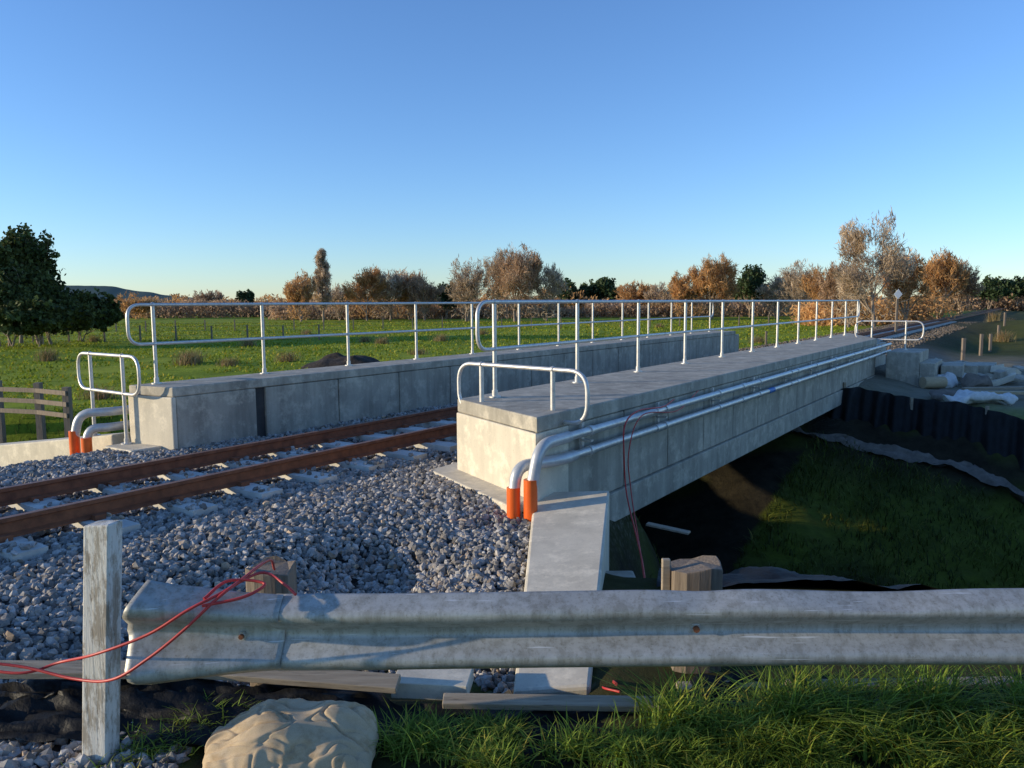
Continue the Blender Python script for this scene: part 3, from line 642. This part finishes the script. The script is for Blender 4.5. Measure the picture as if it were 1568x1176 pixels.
# ------------------------------------------------------------------ trees
def make_tree(name,u,Yd,vtop,wpx,leaf,nleaf,ls,kind='round',zb=-2.5,aspect=1.0,bark='bark',seed=0,tone=(.6,1.35),base=.12):
    rnd=random.Random(seed*31+int(u)); rg=np.random.default_rng(seed*31+int(u))
    bare=aspect>=5
    sparse=1.0
    if bare and kind=='round':
        wpx*=1.15; sparse={'lf_pale':.55,'lf_brown':.7,'lf_orange':.85}.get(leaf,.6)
        nleaf=int(nleaf*sparse); aspect*=.8; ls*=.85
    Xd=(u-784)/1178*Yd; vh=465-(u-784)*.007; h=(vh-vtop)/1178*Yd-zb; w=wpx/1178*Yd
    segs=[]; tips=[]
    def grow(p,d,L,r,lv,maxl):
        n=3
        for i in range(n):
            q=p+d*(L/n); segs.append((p.copy(),q.copy(),r,r*.78,lv)); p=q; r*=.8
            if lv>=maxl-1: tips.append(p.copy())
            d=(d+Vector((rnd.gauss(0,.14),rnd.gauss(0,.14),rnd.gauss(.04,.1)))).normalized()
            if lv<maxl and (i>0 or lv==0):
                for c in range(2 if lv>0 else 3):
                    a=rnd.uniform(0,2*math.pi); sp=rnd.uniform(.45,.95)
                    side=Vector((math.cos(a),math.sin(a),rnd.uniform(-.05,.35)))
                    grow(p,(d+side*sp).normalized(),L*rnd.uniform(.55,.8),r*.65,lv+1,maxl)
    if kind in('poplar','pine'):
        H=10.; N_=30
        segs.append((Vector((0,0,0)),Vector((0,0,H*.97)),.16,.02,0))
        for i in range(N_*2):
            z=H*(base+ (1-base)*(i/(N_*2))); a=rnd.uniform(0,6.28)
            L=2.2*(1-(z/H)**3)*rnd.uniform(.6,1)+.3; d=Vector((math.cos(a)*.3,math.sin(a)*.3,1)).normalized()
            p=Vector((0,0,z)); q=p+d*L; segs.append((p,q,.04,.01,2))
            for k in range(5): tips.append(p.lerp(q,.35+.65*k/4))
    else:
        ns=rnd.choice((1,2,3))
        for i in range(ns):
            a=rnd.uniform(0,6.28)+i*6.28/ns; tl=rnd.uniform(.08,.35) if ns>1 else .05
            grow(Vector((rnd.gauss(0,.12),rnd.gauss(0,.12),0)),Vector((math.cos(a)*tl,math.sin(a)*tl,1)).normalized(),rnd.uniform(3.4,4.4),.17,0,3)
    T=np.array([tuple(p) for p in tips])
    zm=np.percentile(T[:,2],98); rx=np.percentile(np.abs(T[:,0]),90)*2; ry=np.percentile(np.abs(T[:,1]),90)*2
    sc=np.array([w/rx,w/ry,h/zm*.97]); org=np.array([Xd,Yd,float(gz(Xd,Yd)) if zb==-2.5 else zb])
    def env(P):
        if kind!='round': return P
        Q=P-org; q=np.clip(Q[:,2]/h,0,1.2); ang=np.arctan2(Q[:,1],Q[:,0])
        rm=w*.5*np.sqrt(np.clip(1-((q-.50)/.60)**2,.02,1))*(1+.22*np.sin(ang*3+seed)+.2*np.sin(q*14+ang*2+seed*2))
        rad=np.hypot(Q[:,0],Q[:,1])+1e-6; f=np.where(rad>rm,(rm+(rad-rm)*.45)/rad,1)
        Q=Q.copy(); Q[:,0]*=f; Q[:,1]*=f; return Q+org
    mb=MB()
    A0=env(np.array([tuple(p) for p,q,_,_,_ in segs])*sc+org); A1=env(np.array([tuple(q) for p,q,_,_,_ in segs])*sc+org)
    rmin=.00024*Yd if bare else .012
    for (P0,P1,sg) in zip(A0,A1,segs):
        r0,r1,lv=sg[2:]; rs=h/10*(1.15 if bare else .9)
        d=P1-P0; L=np.linalg.norm(d)
        if L<1e-6: continue
        d/=L; a=np.cross(d,[.3,.9,.2]); a/=np.linalg.norm(a); b=np.cross(d,a); k=6 if lv<2 else 3
        r0=max(r0*rs,rmin);r1=max(r1*rs,rmin*.8)
        ang=np.arange(k)*2*math.pi/k
        ring=lambda P,r:P+(np.cos(ang)[:,None]*a+np.sin(ang)[:,None]*b)*r
        v=np.concatenate([ring(P0,r0),ring(P1,r1)]); i=np.arange(k); j=(i+1)%k
        mb.add(v,np.stack([i,j,j+k,i+k],-1),bark,True)
    Tn=len(T); idx=rg.integers(0,Tn,nleaf); tw=rg.uniform(tone[0],tone[1],Tn)
    C=T[idx]*sc+org+rg.normal(0,1,(nleaf,3))*((.032 if bare else .045)*h)*(.9 if kind=='round' else .45)
    if bare and kind=='round':
        low=rg.random(nleaf)<.05; C[low,2]=org[2]+(C[low,2]-org[2])*rg.uniform(.1,.6,low.sum())
    C=env(C)
    C[:,2]=np.maximum(C[:,2],org[2]+.2)
    A=rg.normal(0,1,(nleaf,3))
    if bare: A+=(C-org-np.array([0,0,h*.3]))/h*2.0+np.array([0,0,.3])
    A/=np.linalg.norm(A,axis=1)[:,None]; Bv=np.cross(A,rg.normal(0,1,(nleaf,3))); Bv/=np.linalg.norm(Bv,axis=1)[:,None]
    sz=ls*rg.uniform(.5,1.4,(nleaf,1)); A=A*sz*.5*math.sqrt(aspect); Bv=Bv*sz*.5/math.sqrt(aspect)
    v=np.stack([C-A,C-Bv*.9,C+A,C+Bv],1).reshape(-1,3); f=np.arange(nleaf*4).reshape(-1,4)
    col=(tw[idx]*rg.uniform(.75,1.25,nleaf)).repeat(4)
    mb.add(v,f,leaf,False,np.stack([col]*3,-1))
    return mb.build(name)
T=[
('evergreen_tree',64,52,366,78,'lf_ever',15000,.26,'round',1.3),
('evergreen_tree',34,54,372,74,'lf_ever',13000,.26,'round',1.3),
('evergreen_tree',-2,50,375,90,'lf_ever',14000,.26,'round',1.3),
('evergreen_shrub',18,49,420,100,'lf_ever',12000,.26,'round',1.3),
('evergreen_shrub',80,51,425,80,'lf_ever',11000,.26,'round',1.3),
('evergreen_shrub',124,56,452,80,'lf_ever',10000,.26,'round',1.3),
('evergreen_shrub',60,48,462,120,'lf_ever',10000,.26,'round',1.3),
('brown_shrub',463,112,424,36,'lf_orange',6500,.30,'round',8),
('poplar_tree',497,118,384,17,'lf_pale',5500,.30,'poplar',8),
('bare_tree',522,128,440,34,'lf_pale',3500,.32,'round',9),
('willow_tree',562,120,414,44,'lf_orange',6500,.34,'round',9),
('willow_tree',600,124,418,48,'lf_pale',7500,.34,'round',9),
('willow_tree',628,126,421,40,'lf_orange',5500,.34,'round',9),
('willow_tree',652,122,424,40,'lf_brown',6000,.34,'round',9),
('pine_tree',684,130,437,34,'lf_pine',4500,.45,'round',1.5),
('bare_tree',717,112,404,44,'lf_pale',7500,.30,'round',10),
('bare_tree',790,108,385,64,'lf_brown',12000,.30,'round',10),
('bare_tree',762,112,390,40,'lf_pale',6500,.30,'round',10),
('willow_tree',838,112,411,50,'lf_pale',8500,.30,'round',9),
('pine_tree',875,150,434,40,'lf_pine',5500,.5,'round',1.5),
('pine_tree',900,152,437,36,'lf_pine',4500,.5,'round',1.5),
('pine_tree',937,150,429,42,'lf_pine',5500,.5,'round',1.5),
('willow_tree',980,140,436,48,'lf_orange',5500,.36,'round',8),
('willow_tree',1018,135,438,40,'lf_pale',6500,.36,'round',8),
('willow_tree',1050,120,416,40,'lf_orange',6500,.34,'round',9),
('willow_tree',1090,118,400,54,'lf_orange',10000,.34,'round',9),
('pine_tree',1148,125,412,36,'lf_pine',5000,.42,'round',1.5),
('willow_tree',1188,122,424,46,'lf_pale',6500,.34,'round',9),
('bare_tree',1232,115,408,60,'lf_pale',8000,.30,'round',11),
('willow_tree',1262,90,418,50,'lf_orange',6500,.28,'round',9),
('bare_tree',1338,62,350,90,'lf_pale',18000,.20,'round',11),
('willow_tree',1300,70,408,56,'lf_brown',7500,.24,'round',9),
('willow_tree',1385,72,400,48,'lf_orange',7000,.24,'round',9),
('willow_tree',1436,100,395,46,'lf_orange',9000,.30,'round',9),
('willow_tree',1468,104,410,40,'lf_brown',6500,.30,'round',9),
('pine_tree',1512,160,434,44,'lf_pine',4500,.5,'round',1.5),
('pine_tree',1556,170,432,40,'lf_pine',4500,.5,'round',1.5),
('pine_tree',376,170,447,26,'lf_pine',3000,.5,'round',1.5),
('bare_tree',318,175,447,40,'lf_brown',3500,.42,'round',7),
('willow_tree',215,150,454,48,'lf_orange',3800,.42,'round',7),
]
for i,(nm,u,Yd,vt,w,lf,n,ls,kd,asp) in enumerate(T): make_tree(nm,u,Yd,vt,w,lf,n,ls,kd,aspect=asp,seed=i+1)
mb=MB(); rg=np.random.default_rng(5)
def hedge(mb,u0,u1,Yd,hm,mat,n,ls,seed):
    u=rg.uniform(u0,u1,n); X=(u-784)/1178*Yd; env=.45+.55*vn(u,u*0,.045,seed)+.35*(vn(u,u*0,.2,seed+1)-.5)
    z=-2.5+rg.random(n)**.8*hm*np.clip(env,.15,1.3); y=Yd+rg.normal(0,2.5,n)
    C=np.stack([X,y,z],-1); A=rg.normal(0,1,(n,3)); A[:,2]=np.abs(A[:,2])+.2; A/=np.linalg.norm(A,axis=1)[:,None]; B=np.cross(A,rg.normal(0,1,(n,3))); B/=np.linalg.norm(B,axis=1)[:,None]
    sz=ls*rg.uniform(.5,1.4,(n,1)); A*=sz; B*=sz*.35; v=np.stack([C-A,C-B,C+A,C+B],1).reshape(-1,3)
    col=(.6+.8*vn(u,z*3,.12,seed+3)).repeat(4)*rg.uniform(.8,1.2,n).repeat(4)
    mb.add(v,np.arange(n*4).reshape(-1,4),mat,False,np.stack([col]*3,-1))
hedge(mb,150,1130,165,4.4,'lf_brown',28000,.38,61)
hedge(mb,180,700,190,5.5,'lf_orange',12000,.42,65)
hedge(mb,420,1330,135,3.0,'lf_brown',28000,.33,67)
hedge(mb,520,870,138,5.0,'lf_orange',11000,.33,68)
hedge(mb,860,1330,150,5.8,'lf_orange',14000,.40,71)
hedge(mb,-60,200,230,4.0,'lf_pine',9000,.7,75)
hedge(mb,1390,1640,175,5.0,'lf_brown',11000,.42,77)
hedge(mb,1230,1420,80,3.2,'lf_orange',10000,.22,79)
mb.build('distant_treeline')
mb=MB()
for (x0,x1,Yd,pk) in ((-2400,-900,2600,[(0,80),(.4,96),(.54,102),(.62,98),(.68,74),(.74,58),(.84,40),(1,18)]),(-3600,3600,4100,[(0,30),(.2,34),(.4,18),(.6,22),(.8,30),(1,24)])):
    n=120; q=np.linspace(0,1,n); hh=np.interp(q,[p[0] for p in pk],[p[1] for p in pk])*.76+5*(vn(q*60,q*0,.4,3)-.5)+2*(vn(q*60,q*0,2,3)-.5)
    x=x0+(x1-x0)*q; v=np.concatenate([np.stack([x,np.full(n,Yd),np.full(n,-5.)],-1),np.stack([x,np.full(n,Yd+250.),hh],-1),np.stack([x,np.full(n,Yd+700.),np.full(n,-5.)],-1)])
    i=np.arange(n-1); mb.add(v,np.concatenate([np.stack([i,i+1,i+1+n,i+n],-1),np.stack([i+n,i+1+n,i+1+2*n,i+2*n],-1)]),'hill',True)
mb.build('hills')

# ------------------------------------------------------------------ fences & sign & far-bank clutter
mb=MB()
for Yd,x0,x1,st,hh in ((78,-58,30,3.0,1.15),(56,-40,-12,2.6,1.1)):
    x=x0
    while x<x1:
        z=float(gz(x,Yd)); mb.box(x-.05,x+.05,Yd-.05,Yd+.05,z-.2,z+hh+random.uniform(-.08,.08),'wood_post'); x+=st
    for k in (.35,.65,.95): mb.tube([(x0,Yd,-2.5+k*hh),(x1,Yd,-2.5+k*hh)],.008,'wood_post',4)
mb.build('field_fence')
mb=MB()
P=[(-13.5,18.2),(-12.1,18.0),(-10.9,17.6),(-9.9,17.0)]
for x,y in P: z=float(gz(x,y)); mb.box(x-.07,x+.07,y-.07,y+.07,z-.3,-1.75+random.uniform(-.05,.05),'wood_post')
for (a,b) in zip(P,P[1:]):
    for z in (-1.9,-2.15,-2.4):
        d=Vector((b[0]-a[0],b[1]-a[1],0)); mb.obox(((a[0]+b[0])/2,(a[1]+b[1])/2-.09,z),(d.length+.1,.03,.10),math.atan2(d.y,d.x),'wood_post')
mb.build('timber_rail_fence')
mb=MB()
x,y=20.2,40.5; mb.box(x-.05,x+.05,y-.05,y+.05,-2.4,.55,'wood_post')
v=[(x-.22,y-.08,.35),(x,y-.08,.10),(x+.22,y-.08,.35),(x,y-.08,.62)]; v2=[(a,b+.02,c) for a,b,c in v]
mb.add(v+v2,[[0,1,2,3],[7,6,5,4],[0,4,5,1],[1,5,6,2],[2,6,7,3],[3,7,4,0]],'white')
mb.build('railway_sign')
mb=MB()
for (s,t) in ((31,-2.2),(37,-2.0),(44,-2.0),(52,-2.0),(60,-2.0),(30,-12.5),(36,-12.5),(43,-12.5)):
    x,y,_=W(s,t); z=float(gz(x,y)); mb.box(x-.05,x+.05,y-.05,y+.05,z-.2,z+.9,'wood_post')
mb.build('line_fence_posts')
mb=MB(); rr=random.Random(3)
for k in range(34):
    s=rr.uniform(23.3,27); t=rr.uniform(-2.4,-.2); x,y,_=W(s,t)
    R=Matrix.Rotation(rr.uniform(0,3),3,'Z')@Matrix.Rotation(rr.gauss(0,.25),3,'X')@Matrix.Rotation(rr.gauss(0,.25),3,'Y')
    mb.obox((x,y,float(gz(x,y))+.08+rr.uniform(0,.2)),(rr.uniform(.15,.7),rr.uniform(.15,.45),rr.uniform(.06,.2)),R,rr.choice(('conc_l','conc','conc')))
for k in range(4):
    s=23.8+k*.9; t=-1.9+.2*k; x,y,_=W(s,t); mb.obox((x,y,-1.85-.05*k),(1.3,.5,.3),1.1+rr.uniform(-.3,.3),'conc')
mb.build('concrete_rubble_pile',bevel=.015)
mb=MB()
for k in range(70):
    s=rr.uniform(23.5,29); t=rr.uniform(.6,5.0); x,y,_=W(s,t)
    R=Matrix.Rotation(rr.gauss(.3,.35),3,'Z')@Matrix.Rotation(rr.gauss(0,.12),3,'Y')
    mb.obox((x,y,float(gz(x,y))+.06+rr.uniform(0,.3)),(rr.uniform(.8,2.2),rr.uniform(.04,.14),.05),R,rr.choice(('galv','wood_grey','white_bag','green_net','wood_grey','sawn','sawn','yellow')))
mb.build('scrap_material_pile')
mb=MB()
x,y=10.75,19.5; z=float(gz(x,y))+.17; mb.tube([(x-.28,y,z),(x+.3,y+.08,z)],.15,'sawn',14)
mb.build('log_offcut')
def wrap(name,cx,cy,L,D,H,mat,seed,rot=0):
    mb=MB(); nu,nv=60,24; v=[]
    for j in range(nv+1):
        ph=-math.pi/2+math.pi*j/nv
        for i in range(nu):
            th=2*math.pi*i/nu; c=abs(math.cos(ph))**.5; x=L/2*c*math.copysign(abs(math.cos(th))**.6,math.cos(th)); y=D/2*c*math.copysign(abs(math.sin(th))**.7,math.sin(th)); z=H/2*math.sin(ph)
            p=Vector((x,y,z)); k=noise.noise(p*3+Vector((seed,0,0)))*.16*H/.3+noise.noise(p*9+Vector((seed,3,0)))*.07*H/.3
            z+=k; X_=x*math.cos(rot)-y*math.sin(rot); Y_=x*math.sin(rot)+y*math.cos(rot); v.append((cx+X_,cy+Y_+k*.5,float(gz(cx,cy))+H*.4+z))
    mb.add(v,[[j*nu+i,j*nu+(i+1)%nu,(j+1)*nu+(i+1)%nu,(j+1)*nu+i] for j in range(nv) for i in range(nu)],mat,True); mb.build(name)
wrap('white_wrapped_bundle',10.05,16.4,1.5,.45,.24,'white_bag',3,-.1)
wrap('sandbag',9.9,17.4,.7,.4,.2,'geotex',7,-.1)
wrap('sandbag',11.3,20.0,.7,.4,.3,'white_bag',11,.3); wrap('sandbag',11.9,19.6,.7,.4,.3,'geotex',12,-.3); wrap('sandbag',12.3,20.8,.8,.4,.3,'white_bag',13,.1)
plank('timber_plank',(10.6,17.6,-2.1),(12.6,17.0,-2.08),.2,.06,'sawn'); plank('timber_plank',(10.8,18.3,-2.1),(13.0,18.0,-2.05),.15,.06,'wood_grey')

# ------------------------------------------------------------------ camera, light, world
cam=bpy.data.cameras.new('camera'); co_=bpy.data.objects.new('camera',cam); scene.collection.objects.link(co_)
cam.sensor_width=36; cam.lens=36*1178/1568; cam.clip_start=.05; cam.clip_end=9000
co_.matrix_world=Matrix.Rotation(math.radians(90-5.96),4,'X')@Matrix.Rotation(math.radians(-.4),4,'Z')
scene.camera=co_
EL=math.radians(10.5); AZ=math.atan2(-.996,-.13)
to=Vector((math.sin(AZ)*math.cos(EL),math.cos(AZ)*math.cos(EL),math.sin(EL)))
sun=bpy.data.lights.new('sun','SUN'); so=bpy.data.objects.new('sun',sun); scene.collection.objects.link(so)
sun.energy=5.0; sun.angle=math.radians(.53); sun.color=(1.0,.84,.58)
so.rotation_euler=to.to_track_quat('Z','Y').to_euler()
w=bpy.data.worlds.new('World'); scene.world=w; w.use_nodes=True; nt=w.node_tree
sky=nt.nodes.new('ShaderNodeTexSky'); sky.sky_type='NISHITA'; sky.sun_disc=False; sky.sun_elevation=EL; sky.sun_rotation=AZ
sky.air_density=1.0; sky.dust_density=.05; sky.ozone_density=3.5
bg=nt.nodes['Background']; bg.inputs['Strength'].default_value=.138
tint=mixc(nt,sky.outputs[0],(1.38,1.54,1.90),1.0,'MULTIPLY'); nt.links.new(tint,bg.inputs['Color'])
scene.view_settings.view_transform='Standard'; scene.view_settings.look='None'; scene.view_settings.exposure=0
